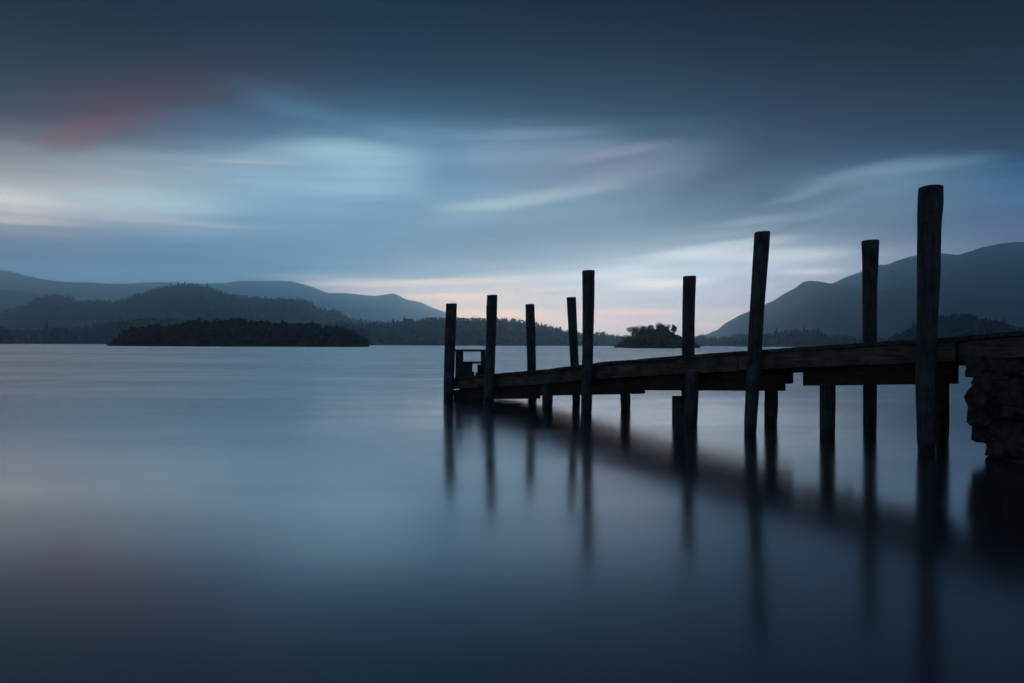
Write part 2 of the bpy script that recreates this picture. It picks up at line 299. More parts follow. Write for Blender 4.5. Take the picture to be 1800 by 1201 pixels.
# ------------------------------------------------------------------ lake
# calm by the jetty, small wind ripples farther out (real waves: their length and height grow with the open water)
NW = 170.0
yr = np.concatenate([[-390, -100, -30, -8, 0, 3, 5, 6, 7, 8], np.exp(np.linspace(math.log(9), math.log(900), int(7*NW*math.log(100)))), [1100, 1400, 2000, 3000, 4500, 7000, 9990]])
ur = np.linspace(-1.25, 1.25, 91)
YY, UU = np.meshgrid(yr, ur, indexing='ij')
XX = UU*np.clip(YY, 9, 6000)
ly = np.log(np.clip(YY, 9, 1e4))
wob = 1.5*np.sin(UU*9+ly*5) + 1.1*np.sin(UU*23+ly*13+1.7) + 0.8*np.sin(UU*41-ly*29)
fa = np.clip((YY-8.5)/11.0, 0, 1); fa = fa*fa*(3-2*fa)*(0.85+0.15*np.sin(ly*17+UU*3)*np.sin(ly*7-UU*5))*np.clip((900-YY)/300, 0, 1)
amp = np.tan(np.radians(WAVE))*YY/(2*math.pi*NW)*fa
ZZ = amp*(0.62*np.sin(2*math.pi*NW*ly+wob) + 0.55*np.sin(2*math.pi*NW*0.71*ly+0.8*wob+UU*17) + 0.45*np.sin(2*math.pi*NW*0.53*ly-UU*25+wob))
xo = np.clip(1.25*np.clip(YY[:, :1], 9, 6000)+60, None, 7900)
XX = np.concatenate([np.full_like(xo, -7990), -xo, XX, xo, np.full_like(xo, 7990)], 1)
YY = np.concatenate([YY[:, :1]]*2+[YY]+[YY[:, :1]]*2, 1); ZZ = np.pad(ZZ, ((0, 0), (2, 2)))
nr, nc = XX.shape
V = np.stack([XX, YY, ZZ], -1).reshape(-1, 3).astype(np.float32)
idx = np.arange(nr*nc).reshape(nr, nc)
q = np.stack([idx[:-1, :-1], idx[:-1, 1:], idx[1:, 1:], idx[1:, :-1]], -1).reshape(-1, 4).astype(np.int32)
me = bpy.data.meshes.new('lake_water'); me.vertices.add(len(V)); me.vertices.foreach_set('co', V.ravel())
me.loops.add(q.size); me.loops.foreach_set('vertex_index', q.ravel()); me.polygons.add(len(q)); me.polygons.foreach_set('loop_start', np.arange(0, q.size, 4, dtype=np.int32))
me.polygons.foreach_set('use_smooth', np.ones(len(q), dtype=bool)); me.update(calc_edges=True); me.materials.append(M_water)
lake = bpy.data.objects.new('lake_water', me); COL.objects.link(lake); tag(lake, kind='structure')

# ------------------------------------------------------------------ tree shapes (numpy soups)
def ico(sub=1):
    bm = bmesh.new(); bmesh.ops.create_icosphere(bm, subdivisions=sub, radius=1)
    V = np.array([v.co[:] for v in bm.verts]); Fc = [tuple(v.index for v in f.verts) for f in bm.faces]; bm.free()
    return V, Fc
ICO1 = ico(1); ICO2 = ico(2)
def cat(parts):
    Vs, Fs, b = [], [], 0
    for V, Fc in parts:
        Vs.append(np.asarray(V)); Fs += [tuple(i+b for i in f) for f in Fc]; b += len(V)
    return np.concatenate(Vs), Fs
def conifer_shape(rn, tiers=9, k=8, slim=0.2):
    V, Fc = [], []
    for t in range(tiers):
        z0 = 0.10 + 0.80*t/tiers; z1 = z0 + 0.26*(1-0.4*t/tiers)
        rr = slim*(1-t/tiers)**0.8*rn.uniform(0.75, 1.25) + 0.012
        for j in range(k):
            if rn.random() < 0.12: continue
            a = 2*math.pi*(j+rn.random()*0.7)/k; da = math.pi/k*1.3; q = rr*rn.uniform(0.65, 1.2)
            b = len(V)
            V += [(0.25*rr*math.cos(a-da), 0.25*rr*math.sin(a-da), z1-0.02), (q*math.cos(a), q*math.sin(a), z0-rn.uniform(0, .05)),
                  (0.25*rr*math.cos(a+da), 0.25*rr*math.sin(a+da), z1-0.02), (0, 0, min(1, z1+0.03)),
                  (0.7*q*math.cos(a-da), 0.7*q*math.sin(a-da), z0+0.03), (0.7*q*math.cos(a+da), 0.7*q*math.sin(a+da), z0+0.03)]
            Fc += [(b, b+4, b+1, b+5, b+2), (b, b+2, b+3)]
    V += [(0.01, 0, 0), (-0.006, 0.01, 0), (-0.006, -0.01, 0), (0, 0, 1.0)]; b = len(V)
    Fc += [(b-4, b-3, b-1), (b-3, b-2, b-1), (b-2, b-4, b-1)]
    return np.array(V), Fc
def leaves(rn, blobs, n, size):
    V, Fc = [], []
    tot = sum(r*r for *_, r in blobs)
    for (x, y, z, r) in blobs:
        for _ in range(int(n*r*r/tot)+1):
            d = Vector((rn.gauss(0, 1), rn.gauss(0, 1), rn.gauss(0, 0.85))).normalized()
            c = Vector((x, y, z)) + d*r*rn.uniform(0.72, 1.12)
            t = Vector((rn.gauss(0, 1), rn.gauss(0, 1), rn.gauss(0, 1))).normalized(); u = d.cross(t).normalized(); t = (d*0.4+t).normalized()
            q = size*rn.uniform(0.5, 1.2); b = len(V)
            V += [c+u*q, c+t*q*0.8, c-u*q*0.9, c-t*q*0.7+d*q*0.3]; Fc.append((b, b+1, b+2, b+3))
    return np.array([v[:] for v in V]), Fc
def crown_blobs(rn, n, w0, z0, z1):
    out = []
    for i in range(n):
        f = rn.random(); a = rn.random()*6.28; z = z0 + (z1-z0)*f
        rr = w0*math.sin(math.pi*min(0.95, 0.25+0.65*f))*math.sqrt(rn.random())*0.75
        out.append((rr*math.cos(a), rr*math.sin(a), z, w0*rn.uniform(0.32, 0.55)*(1.1-0.35*f)))
    return out
def broadleaf_shape(rn, n=110, size=0.06, w0=0.42, core=True, z0=0.3, nb=9):
    bl = crown_blobs(rn, nb, w0, z0, 0.82)
    parts = [leaves(rn, bl, n, size)]
    if core:
        for (x, y, z, r) in bl:
            V = ICO1[0]*r*0.86*nrg.uniform(0.85, 1.15, (len(ICO1[0]), 1)) + (x, y, z); parts.append((V, ICO1[1]))
        parts.append((np.array([(0.03, 0, 0), (-0.02, 0.02, 0), (-0.02, -0.02, 0), (0, 0, 0.6)]), [(0, 1, 3), (1, 2, 3), (2, 0, 3)]))
    return cat(parts)
rn = random.Random(3)
CON = [conifer_shape(rn, 8, 7, rn.uniform(0.15, 0.24)) for _ in range(5)]
CONLO = [conifer_shape(rn, 5, 5, rn.uniform(0.17, 0.28)) for _ in range(5)]
BRO = [broadleaf_shape(rn, 230, 0.045, rn.uniform(0.4, 0.55), nb=11) for _ in range(6)]
BROLO = [broadleaf_shape(rn, 36, 0.08, rn.uniform(0.4, 0.55), nb=4) for _ in range(6)]
def place(shape, loc, h, wide=1.0, rot=0.0):
    V, Fc = shape; c, s_ = math.cos(rot), math.sin(rot)
    V2 = np.empty_like(V)
    V2[:, 0] = (V[:, 0]*c - V[:, 1]*s_)*h*wide + loc[0]; V2[:, 1] = (V[:, 0]*s_ + V[:, 1]*c)*h*wide + loc[1]; V2[:, 2] = V[:, 2]*h + loc[2]
    return V2, Fc
def soup(name, parts, m, parent=None):
    V, Fc = cat(parts)
    me = bpy.data.meshes.new(name)
    ls = np.array([len(f) for f in Fc]); idx = np.fromiter((i for f in Fc for i in f), dtype=np.int32)
    me.vertices.add(len(V)); me.vertices.foreach_set('co', V.astype(np.float32).ravel())
    me.loops.add(len(idx)); me.loops.foreach_set('vertex_index', idx)
    me.polygons.add(len(ls)); me.polygons.foreach_set('loop_start', np.concatenate([[0], np.cumsum(ls)[:-1]]).astype(np.int32))
    me.update(calc_edges=True); me.validate()
    o = bpy.data.objects.new(name, me); COL.objects.link(o); me.materials.append(m)
    if parent is not None:
        o.parent = parent; o.location = -parent.location
    return o

# ------------------------------------------------------------------ hills
def interp(pts, x):
    return float(np.interp(x, [p[0] for p in pts], [p[1] for p in pts]))
class Hill:
    """A ridge whose crest stands at distance D; its flanks fall away to both sides."""
    def __init__(s, pts, D, front, back, rough=0.0, power=1.3, bend=0.0, drop=0.0):
        s.pts, s.D, s.front, s.back, s.rough, s.power, s.bend, s.drop = pts, D, front, back, rough, power, bend, drop
        s.x0, s.x1 = pts[0][0], pts[-1][0]
    def crest(s, px):
        Y = s.D*(1+s.bend*math.sin(px*0.013+s.D))
        jag = 0.9*fractal(Vector((px*0.06, s.D*0.01, 0)), 0.9, 2.1, 5) if s.D > 2600 else 0
        return Y, max(0.0, at(px, interp(s.pts, px)+s.drop+jag, Y).z)
    def pos(s, px, t):
        Y, H = s.crest(px)
        if t <= 0: y = Y + t*s.front; g = (1+t)**s.power if t > -1 else 0
        else: y = Y + t*s.back; g = (1-t)**1.2
        g = g*g*(3-2*g) if False else g
        x = ray(px, 600).x*y
        fall = max(0.0, 1-abs(t))
        nz = s.rough*H*(fractal(Vector((x/max(60, s.front*0.3), y/max(60, s.front*0.3), s.D*0.01)), 1.0, 2.1, 4))*min(1, abs(t)*2.2)*fall
        return Vector((x, y, g*H*1.0 + nz*0.8 - 0.4 - (2.5 if abs(t) >= 1 else 0)))
    def mesh(s, name, m, nxs=300, nts=26):
        V, Fc = [], []
        for j in range(nts+1):
            t = -1 + 2*j/nts
            for i in range(nxs+1):
                V.append(s.pos(s.x0+(s.x1-s.x0)*i/nxs, t))
        k = nxs+1
        for j in range(nts):
            for i in range(nxs): Fc.append((j*k+i, j*k+i+1, (j+1)*k+i+1, (j+1)*k+i))
        return tag(mesh_np(name, V, Fc, m, smooth=True), kind='structure')
def woods(name, hill, count, ridge_n, hrange, cmix, lo, seed, wide=1.0, dens=None):
    rn = random.Random(seed); parts = []
    def one(px, t, h):
        p_ = hill.pos(px, t)
        if p_.z < -0.5: return
        if rn.random() < cmix: sh = rn.choice(CONLO if lo else CON); wd = wide*rn.uniform(0.8, 1.15)
        else: sh = rn.choice(BROLO if lo else BRO); h = h*0.82; wd = wide*rn.uniform(0.9, 1.4)
        parts.append(place(sh, (p_.x, p_.y, p_.z-h*0.08), h, wd, rn.random()*6.28))
    for i in range(ridge_n):
        px = hill.x0 + (hill.x1-hill.x0)*(i+rn.random())/ridge_n
        one(px, rn.uniform(-0.06, 0.05), rn.uniform(*hrange)*(1.25 if rn.random() < 0.08 else 1))
    for i in range(count):
        px = rn.uniform(hill.x0, hill.x1); one(px, rn.uniform(-0.98, 0.02), rn.uniform(*hrange)*0.95)
    return tag(soup(name, parts, M_leaf if cmix < 0.5 else M_pine), kind='stuff')

# far fells (bare)
A_ = Hill([(-420,505),(-300,470),(-150,462),(-60,470),(0,475),(15,476),(30,480),(45,485),(65,489),(80,492),(100,494.5),(120,496.5),(150,496),(180,498.5),(210,500),(250,503),(300,508),(380,525),(480,560),(560,606)], 7000, 1700, 1000, 0.10, 1.2, 0.0)
A_.mesh('far_left_fell', M_fell)
B_ = Hill([(60,606),(120,520),(160,502),(210,499),(250,497),(300,496),(360,499),(400,497),(425,493.5),(445,494),(470,494.5),(490,493.5),(515,495.5),(535,500),(560,509),(578,515.5),(605,515),(625,517),(640,519),(660,520),(675,518),(690,515.5),(700,519),(712,526),(730,529),(745,534),(760,541),(780,548),(800,556),(815,562),(835,563),(870,562),(930,575),(1000,606)], 8700, 1700, 900, 0.10, 1.2)
B_.mesh('far_blue_fell', M_fell, 420)
L2 = Hill([(-400,540),(-200,500),(-60,500),(0,507),(20,511),(50,514),(75,520),(120,535),(200,570),(260,606)], 4200, 900, 500, 0.08, 1.2)
L2.mesh('left_spur_hill', M_fell)
D_ = Hill([(1340,606),(1400,540),(1440,509),(1458,500),(1480,490),(1515,477),(1545,465),(1558,465.5),(1575,459),(1595,452),(1620,447),(1650,445),(1688,448),(1700,443),(1730,434),(1760,428),(1785,425),(1800,426),(1850,430),(1950,450),(2100,445),(2400,520),(2700,606)], 4600, 1800, 900, 0.12, 1.15)
D_.mesh('right_mountain', M_fell, 420)
C_ = Hill([(1180,606),(1222,592),(1240,588),(1260,580),(1275,568),(1300,554),(1318,547),(1345,535),(1362,527),(1380,515),(1397,507),(1410,496),(1423,493),(1440,495),(1460,498),(1480,503),(1510,505),(1560,511),(1620,516),(1700,523),(1800,540),(1950,575),(2100,606)], 3500, 1000, 350, 0.10, 1.2)
C_.mesh('right_shoulder_hill', M_fell, 420)

# wooded hills
M_ = Hill([(-260,590),(-120,575),(0,553),(15,547),(45,537),(65,527),(80,522),(95,520),(120,523),(130,529),(150,531),(185,531),(200,532),(220,528),(240,519),(262,513),(285,507),(300,504),(325,502),(350,503),(372,507),(385,513),(400,518),(415,523),(450,525),(480,528),(500,527),(520,528),(535,529),(550,535),(557,543),(575,547),(590,547),(602,554),(615,562),(640,566),(670,569),(720,576),(780,590),(820,606)], 2250, 620, 380, 0.12, 0.9)
M_.mesh('left_wooded_hill', M_wood_floor, 200)
woods('left_hill_woodland', M_, 2300, 420, (7, 17), 0.6, True, 21, 1.25)
R1 = Hill([(560,606),(620,580),(655,571),(690,571),(712,566),(745,564),(780,562),(800,563),(830,564),(875,565),(900,566),(920,568),(950,574),(975,579),(1000,586),(1020,590),(1045,590),(1063,588),(1070,593),(1085,595),(1110,596),(1150,598),(1200,602),(1240,606)], 1300, 340, 240, 0.10, 0.8)
R1.mesh('middle_wooded_hill', M_wood_floor, 160)
woods('middle_hill_woodland', R1, 1500, 300, (4.5, 12), 0.55, True, 22, 1.2)
N_ = Hill([(-200,590),(-60,585),(0,580),(20,584),(60,583),(100,580),(130,579),(160,576),(200,570),(240,565),(280,563),(330,566),(420,572),(520,574),(560,577),(600,568),(630,572),(655,583),(690,585),(740,582),(790,584),(830,592),(870,606)], 1050, 260, 180, 0.08, 0.8)
N_.mesh('near_left_shore', M_wood_floor, 150)
woods('near_left_shore_woodland', N_, 1300, 200, (4.5, 8.5), 0.4, True, 23, 1.2)
NL = Hill([(-180,585),(-60,573),(-20,577),(5,579),(14,586),(20,598),(24,606)], 800, 120, 80, 0.05, 0.7)
NL.mesh('left_headland', M_wood_floor, 30)
woods('left_headland_woodland', NL, 160, 40, (5, 8), 0.2, True, 24, 1.2)
E1 = Hill([(1150,606),(1215,596),(1232,592),(1245,596),(1262,597),(1280,595),(1300,590),(1320,592),(1340,600),(1400,606)], 1350, 260, 160, 0.05, 0.7)
E1.mesh('far_right_shore', M_wood_floor, 80)
woods('far_right_shore_woodland', E1, 360, 90, (5, 9), 0.35, True, 25, 1.2)
E2 = Hill([(1290,607),(1300,600),(1312,592),(1345,590),(1380,585),(1400,582),(1420,583),(1440,585),(1460,594),(1480,592),(1500,596),(1560,600),(1640,596),(1760,590),(1900,585),(2000,606)], 1050, 200, 140, 0.05, 0.7)
E2.mesh('right_shore', M_wood_floor, 120)
woods('right_shore_woodland', E2, 900, 170, (4, 7), 0.25, True, 26, 1.2)
E3 = Hill([(1560,607),(1570,598),(1585,592),(1605,582),(1630,572),(1650,563),(1680,560),(1710,562),(1735,570),(1760,571),(1780,580),(1800,584),(1900,580),(2000,606)], 720, 160, 110, 0.05, 0.7)
E3.mesh('near_right_shore', M_wood_floor, 90)
woods('near_right_shore_woodland', E3, 600, 120, (5.0, 9.0), 0.55, False, 27, 1.1)

# the large dark island
I_ = Hill([(186,607),(196,603),(206,597),(216,588),(232,582),(260,577),(300,576),(330,570),(350,567),(380,569),(405,566),(430,568),(460,570),(490,570),(515,572),(540,576),(560,575),(590,581),(615,586),(630,592),(640,599),(650,607)], 340, 60, 50, 0.05, 0.6)
I_.mesh('wooded_island', M_wood_floor, 100)
_top = [(190,604),(205,592),(215,580),(230,573),(245,573),(260,568),(280,567),(300,567),(315,565),(330,559),(350,557),(365,562),(380,560),(400,557),(425,557),(430,559),(450,562),(470,561),(490,560),(505,562),(515,563),(525,568),(533,568),(545,565),(560,565),(575,571),(590,572),(605,575),(620,577),(630,583),(640,588),(645,596),(648,605)]
parts = []; rn = random.Random(31)
for row, (t, kk) in enumerate(((0.25, 1.0), (0.0, 1.0), (-0.2, 0.97), (-0.4, 0.88), (-0.6, 0.78), (-0.8, 0.66), (-0.93, 0.5))):
    px = 190.0
    while px < 646:
        tt = t + rn.uniform(-0.08, 0.08); b = I_.pos(px, tt)
        topz = at(px, interp(_top, px), b.y).z
        h = (topz*kk*rn.uniform(0.80, 1.05)) - b.z
        if h > 0.8:
            h2 = min(h*1.08, 12); z = b.z + (h-h2)
            parts.append(place(rn.choice(BRO), (b.x, b.y, z if h2 > 3 else b.z-0.2*h), h2 if h2 > 3 else h*1.25, rn.uniform(0.9, 1.35), rn.random()*6.28))
        px += rn.uniform(7, 13) if row < 4 else rn.uniform(5, 9)
tag(soup('island_woodland', parts, M_leaf), kind='stuff')

# ------------------------------------------------------------------ the islet with its separate trees
YI = 310.0
S_ = Hill([(1081,608.5),(1088,606),(1110,604),(1150,603),(1200,604),(1222,606.5),(1231,609)], YI, 16, 16, 0.02, 0.5)
S_.mesh('islet_ground', M_bank, 40, 12)
_sh = [(1083,606),(1087,601),(1092,599),(1097,598.5),(1100,591),(1108,590),(1117,586),(1124,579),(1140,577),(1168,576),(1178,579),(1183,587),(1190,586),(1196,589),(1203,594),(1215,598),(1222,601),(1226,604),(1229,607)]
parts = []; rn = random.Random(41)
for t in (0.35, 0.05, -0.25, -0.5, -0.75, -0.95):
    px = 1083.0
    while px < 1229:
        b = S_.pos(px, t); tz = at(px, interp(_sh, px), b.y).z*(1 if t > -0.4 else 0.75)
        h = max(0.5, (tz-b.z)*rn.uniform(0.85, 1.02))
        V, Fc = rn.choice(BRO); V = V.copy(); V[:, 2] = V[:, 2]*1.15 - 0.15
        parts.append(place((V, Fc), (b.x, b.y, b.z), h, max(0.8, min(2.2, 1.9/h))*rn.uniform(.9, 1.2), rn.random()*6.28))
        px += rn.uniform(3.0, 5.5)
tag(soup('islet_shrubs', parts, M_leaf), kind='stuff')

def tube(mb, pts, rad, n=7):
    V = []; 
    for k, (p_, r) in enumerate(zip(pts, rad)):
        for j in range(n):
            a = 2*math.pi*j/n; V.append((p_[0]+r*math.cos(a), p_[1]+r*math.sin(a), p_[2]))
    Fc = [(k*n+j, k*n+(j+1) % n, (k+1)*n+(j+1) % n, (k+1)*n+j) for k in range(len(pts)-1) for j in range(n)]
    Fc += [tuple(range(n))[::-1], tuple((len(pts)-1)*n+j for j in range(n))]
    mb.add(V, Fc)
def islet_tree(label, px, ytop, ybase, pxw, dens, open_, seed, Y=YI, lean=0.0, flat=0.5):
    rn = random.Random(seed)
    base = at(px, 604.5, Y); base.z = 0.8
    top = at(px+lean, ytop, Y); H = top.z - base.z; wid = pxw/F*Y/2
    cb = at(px, ybase, Y).z
    t = empty('pine_tree', base); tag(t, label, 'tree', 'pines on the islet')
    mb = MB(); sp = [(base.x, base.y, base.z-0.6)]
    for k in range(1, 6):
        f = k/5; sp.append((base.x+(top.x-base.x)*f+rn.uniform(-.12, .12), base.y, base.z+H*0.9*f))
    tube(mb, sp, [0.32, 0.27, 0.22, 0.17, 0.11, 0.05])
    bl = []
    nb = 13 if open_ else 26
    for i in range(nb):
        f = rn.random(); a = rn.random()*6.28
        rr = wid*0.95*math.sqrt(rn.random())*(1-0.55*f)
        c = (base.x+(top.x-base.x)*(0.6+0.4*f)+rr*math.cos(a), base.y+rr*math.sin(a), cb+(top.z-cb)*(0.12+0.74*f))
        r = wid*rn.uniform(0.24, 0.38)*(0.95 if open_ else 1.25)
        bl.append((*c, r))
        st = sp[3] if c[2] > sp[3][2]+0.3 else sp[2]
        mid = ((st[0]*0.4+c[0]*0.6), (st[1]*0.4+c[1]*0.6), (st[2]*0.55+c[2]*0.45))
        tube(mb, [st, mid, c], [0.10, 0.07, 0.03], 5)
    mb.build('trunk', M_bark, t)
    soup('crown', [leaves(rn, bl, int(2200*dens), 0.20)], M_pine, t)
    return t
islet_tree('flat topped open pine at the left end of the islet, sky showing under its crown', 1112, 574.5, 590, 28, 0.8, True, 51)
islet_tree('rounded dense pine standing right beside the flat topped pine on the islet', 1130, 573.5, 598, 27, 1.6, False, 52)
islet_tree('broad dense pine in the middle of the islet group, lower than the tallest', 1146, 571, 598, 30, 1.8, False, 53)
islet_tree('tallest dense pine of the small islet with a domed crown', 1161, 568, 598, 27, 1.9, False, 54)
islet_tree('narrow pine leaning against the right side of the tallest islet pine', 1173, 570, 598, 20, 1.6, False, 55)
islet_tree('lone slender pine standing apart at the right of the islet, crown thin', 1184.5, 570.5, 583, 15, 0.5, True, 56)

# single conifers that stand out on the shores and ridges
def lone_conifer(label, px, ytop, ybot, Y, seed, slim=0.2, group=None):
    rn = random.Random(seed); b = at(px, ybot, Y); H = at(px, ytop, Y).z - b.z
    t = empty('conifer_tree', b); tag(t, label, 'tree', group)
    mb = MB(); tube(mb, [(b.x, b.y, b.z-0.5), (b.x, b.y, b.z+H*0.5), (b.x, b.y, b.z+H*0.97)], [H*0.02, H*0.013, H*0.003]); mb.build('trunk', M_bark, t)
    soup('crown', [place(conifer_shape(rn, 10, 8, slim), (b.x, b.y, b.z), H, 1, rn.random()*6)], M_pine, t)
def hz(h, px, extra=0): Y, H = h.crest(px); return Y
lone_conifer('broad dark conifer rising above the woods near the left edge of the lake', 82, 562, 588, 1000, 61, 0.24)
lone_conifer('conifer on the very top of the left wooded hill, left of a second one', 313, 493.5, 507, 2240, 62, 0.25)
lone_conifer('conifer on the very top of the left wooded hill, right of a first one', 324, 494, 507, 2240, 63, 0.28)
lone_conifer('slim conifer on the right end of the left wooded hilltop', 364, 496, 509, 2240, 64, 0.18)
lone_conifer('wide conifer on the wooded shore left of the jetty end, larger of two', 711, 553.5, 573, 1290, 65, 0.27)
lone_conifer('short wide conifer on the wooded shore left of the jetty end, smaller of two', 691, 558.5, 575, 1290, 66, 0.32)
lone_conifer('slim conifer poking above the ridge between the two leftmost jetty posts', 848, 558, 570, 1295, 67, 0.22)
lone_conifer('small conifer on the ridge just right of the second jetty post', 885, 558.5, 570, 1295, 68, 0.25)
lone_conifer('small conifer on the ridge just left of the third jetty post', 920, 562, 572, 1295, 69, 0.25)
lone_conifer('slim conifer above the right shore woods just right of the fourth front jetty post', 1365, 574, 594, 1040, 70, 0.2)
lone_conifer('thin conifer above the middle of the right shore woods', 1413, 570.5, 590, 1045, 71, 0.18)
lone_conifer('broad conifer above the right shore woods left of the dark back post', 1438, 573, 592, 1045, 72, 0.27)
lone_conifer('leaning ragged conifer left of the tallest jetty post', 1606, 561, 590, 715, 73, 0.22)
lone_conifer('slim tallest conifer in the woods right of the tallest jetty post', 1679, 548.5, 572, 715, 74, 0.2)
lone_conifer('wide conifer in the right woods, left one of a close pair', 1751, 558.5, 580, 715, 75, 0.26)
lone_conifer('wide conifer in the right woods, right one of a close pair', 1764, 557, 580, 715, 76, 0.3)

# pale house among trees on the left shore
hb = at(38, 603.6, 830); house = empty('lakeside_house', (hb.x, hb.y, 0.6))
tag(house, 'pale two storey house half hidden by trees at the left shore', 'house')
def boxm(mb, x0, x1, y0, y1, z0, z1): mb.hexa([(x0,y0,z0),(x1,y0,z0),(x1,y1,z0),(x0,y1,z0),(x0,y0,z1),(x1,y0,z1),(x1,y1,z1),(x0,y1,z1)])
hx, hy = hb.x, hb.y
mb = MB(); boxm(mb, hx-9, hx+9, hy, hy+8, -0.5, 5.2); mb.build('wall', M_wall, house)
mb = MB(); mb.add([(hx-9.6,hy-0.5,5.1),(hx+9.6,hy-0.5,5.1),(hx+9.6,hy+8.5,5.1),(hx-9.6,hy+8.5,5.1),(hx-9.6,hy+4,8.2),(hx+9.6,hy+4,8.2)], [(0,1,5,4),(2,3,4,5),(1,2,5),(3,0,4),(3,2,1,0)])
roof = mb.build('roof', M_slate, house)
mb = MB(); boxm(mb, hx+5, hx+6.4, hy+3.3, hy+4.7, 7, 9.4); mb.build('chimney', M_wall, roof)
for wx in (-6.5, -2.4, 2.0, 6.2):
    for wz in (1.2, 3.5):
        mb = MB(); boxm(mb, hx+wx-0.5, hx+wx+0.5, hy-0.05, hy+0.02, wz, wz+1.2); mb.build('window', M_glass, house)
parts = [place(rn.choice(BROLO), (hx+dx_, hy-rn.uniform(3, 7), 0.2), rn.uniform(4, 7), 1.1, rn.random()*6) for dx_ in (-11, -7, -4.5, 1, 4, 9, 12)]
for i, (V, Fc) in enumerate(parts[:0]): pass
tag(soup('lakeside_bushes', parts, M_leaf), kind='stuff')

# two tiny lit lamps on the far shores
for px, py, Y, lab in ((1075.5, 602.3, 1040, 'tiny lit white lamp at the water edge left of the small islet'), (166, 563, 1290, 'tiny dim lamp among the dark trees of the left wooded hill')):
    b = at(px, py, Y); lp = empty('shore_lamp', (b.x, b.y, b.z-3.2)); tag(lp, lab, 'lamp')
    mb = MB(); tube(mb, [(b.x, b.y, b.z-5), (b.x, b.y, b.z-0.25)], [0.09, 0.06]); mb.build('pole', M_iron, lp)
    V = ICO2[0]*0.42*(1 if px > 500 else 0.6) + np.array(b[:]); soup('lamp_head', [(V, ICO2[1])], M_lamp, lp)
# mooring buoy
bb = at(418, 607.6, 300); bu = empty('mooring_buoy', (bb.x, bb.y, 0)); tag(bu, 'tiny pale mooring buoy floating in front of the large dark island', 'buoy')
soup('float', [(ICO2[0]*0.24 + np.array((bb.x, bb.y, 0.10)), ICO2[1])], M_buoy, bu)
mb = MB(); tube(mb, [(bb.x, bb.y, 0.30), (bb.x, bb.y, 0.52)], [0.03, 0.02]); mb.build('ring_post', M_iron, bu)

# ------------------------------------------------------------------ the jetty
P0 = Vector((4.32, 7.10)); DA = Vector((-0.635, 0.772)).normalized(); DP = Vector((DA.y, -DA.x))
def jp(a, perp, z): q = P0 + DA*a + DP*perp; return Vector((q.x, q.y, z))
def a_of(px, perp):      # distance along the jetty seen at column px in the vertical plane `perp`
    u = ray(px, 640).x; b = P0 + DP*perp
    return (u*b.y - b.x)/(DA.x - u*DA.y)
def z_of(px, py, perp):
    a = a_of(px, perp); q = P0 + DA*a + DP*perp
    return HC + ray(px, py).z*q.y
FP = 0.13                 # plane of the front fascia
_dt = [(785,665.5),(800,664),(871,657),(961,649.5),(1018,642.5),(1060,636.8),(1198,625),(1313,616.8),(1400,610.6),(1613,597),(1700,590.3),(1800,582.3),(1900,574.5)]
_az = sorted((a_of(x, FP), z_of(x, y, FP)) for x, y in _dt)
SL0 = (_az[1][1]-_az[0][1])/(_az[1][0]-_az[0][0])
def deck_z(a):
    if a < _az[0][0]: return _az[0][1] + SL0*0.5*(a-_az[0][0])
    return float(np.interp(a, [q[0] for q in _az], [q[1] for q in _az]))
jb = jp(0, 0.7, 0); jetty = empty('jetty', (jb.x, jb.y, 0))
tag(jetty, 'dark weathered timber jetty on tall round posts sloping out into the lake', 'jetty')
A_END = a_of(790, FP) + 0.02; A_SHORE = -6.0
# deck planks across the jetty, one mesh
mb = MB(); rn = random.Random(81); a = A_SHORE
while a < A_END:
    wd = 0.145; e0 = FP-0.045+rn.uniform(-0.012, 0.012); e1 = 1.17+rn.uniform(-0.02, 0.02); a1 = min(a+wd, A_END); dz_ = rn.uniform(-0.004, 0.003)
    z0, z1 = deck_z(a)+dz_, deck_z(a1)+dz_
    mb.hexa([jp(a, e0, z0-0.045), jp(a, e1, z0-0.045), jp(a1, e1, z1-0.045), jp(a1, e0, z1-0.045), jp(a, e0, z0), jp(a, e1, z0), jp(a1, e1, z1), jp(a1, e0, z1)])
    a += wd + 0.012
mb.build('deck', M_deck, jetty, bevel=0.004)
def beam(name, a0, a1, p0, p1, topf, botf, m, parent=jetty, seg=0.35, bevel=0.005):
    mb = MB(); n = max(1, int(abs(a1-a0)/seg)); V, Fc = [], []
    for i in range(n+1):
        a = a0+(a1-a0)*i/n
        V += [jp(a, p0, botf(a)), jp(a, p1, botf(a)), jp(a, p1, topf(a)), jp(a, p0, topf(a))]
    for i in range(n):
        k = i*4
        for j in range(4): Fc.append((k+j, k+(j+1) % 4, k+4+(j+1) % 4, k+4+j))
    Fc += [(3, 2, 1, 0), (n*4, n*4+1, n*4+2, n*4+3)]
    mb.add(V, Fc); o = mb.build(name, m, parent)
    bm = bmesh.new(); bm.from_mesh(o.data); bmesh.ops.recalc_face_normals(bm, faces=bm.faces[:])
    if bevel: bmesh.ops.bevel(bm, geom=[e for e in bm.edges if e.calc_face_angle(0) > 0.9], offset=bevel, segments=2, affect='EDGES')
    bm.to_mesh(o.data); bm.free()
    return o
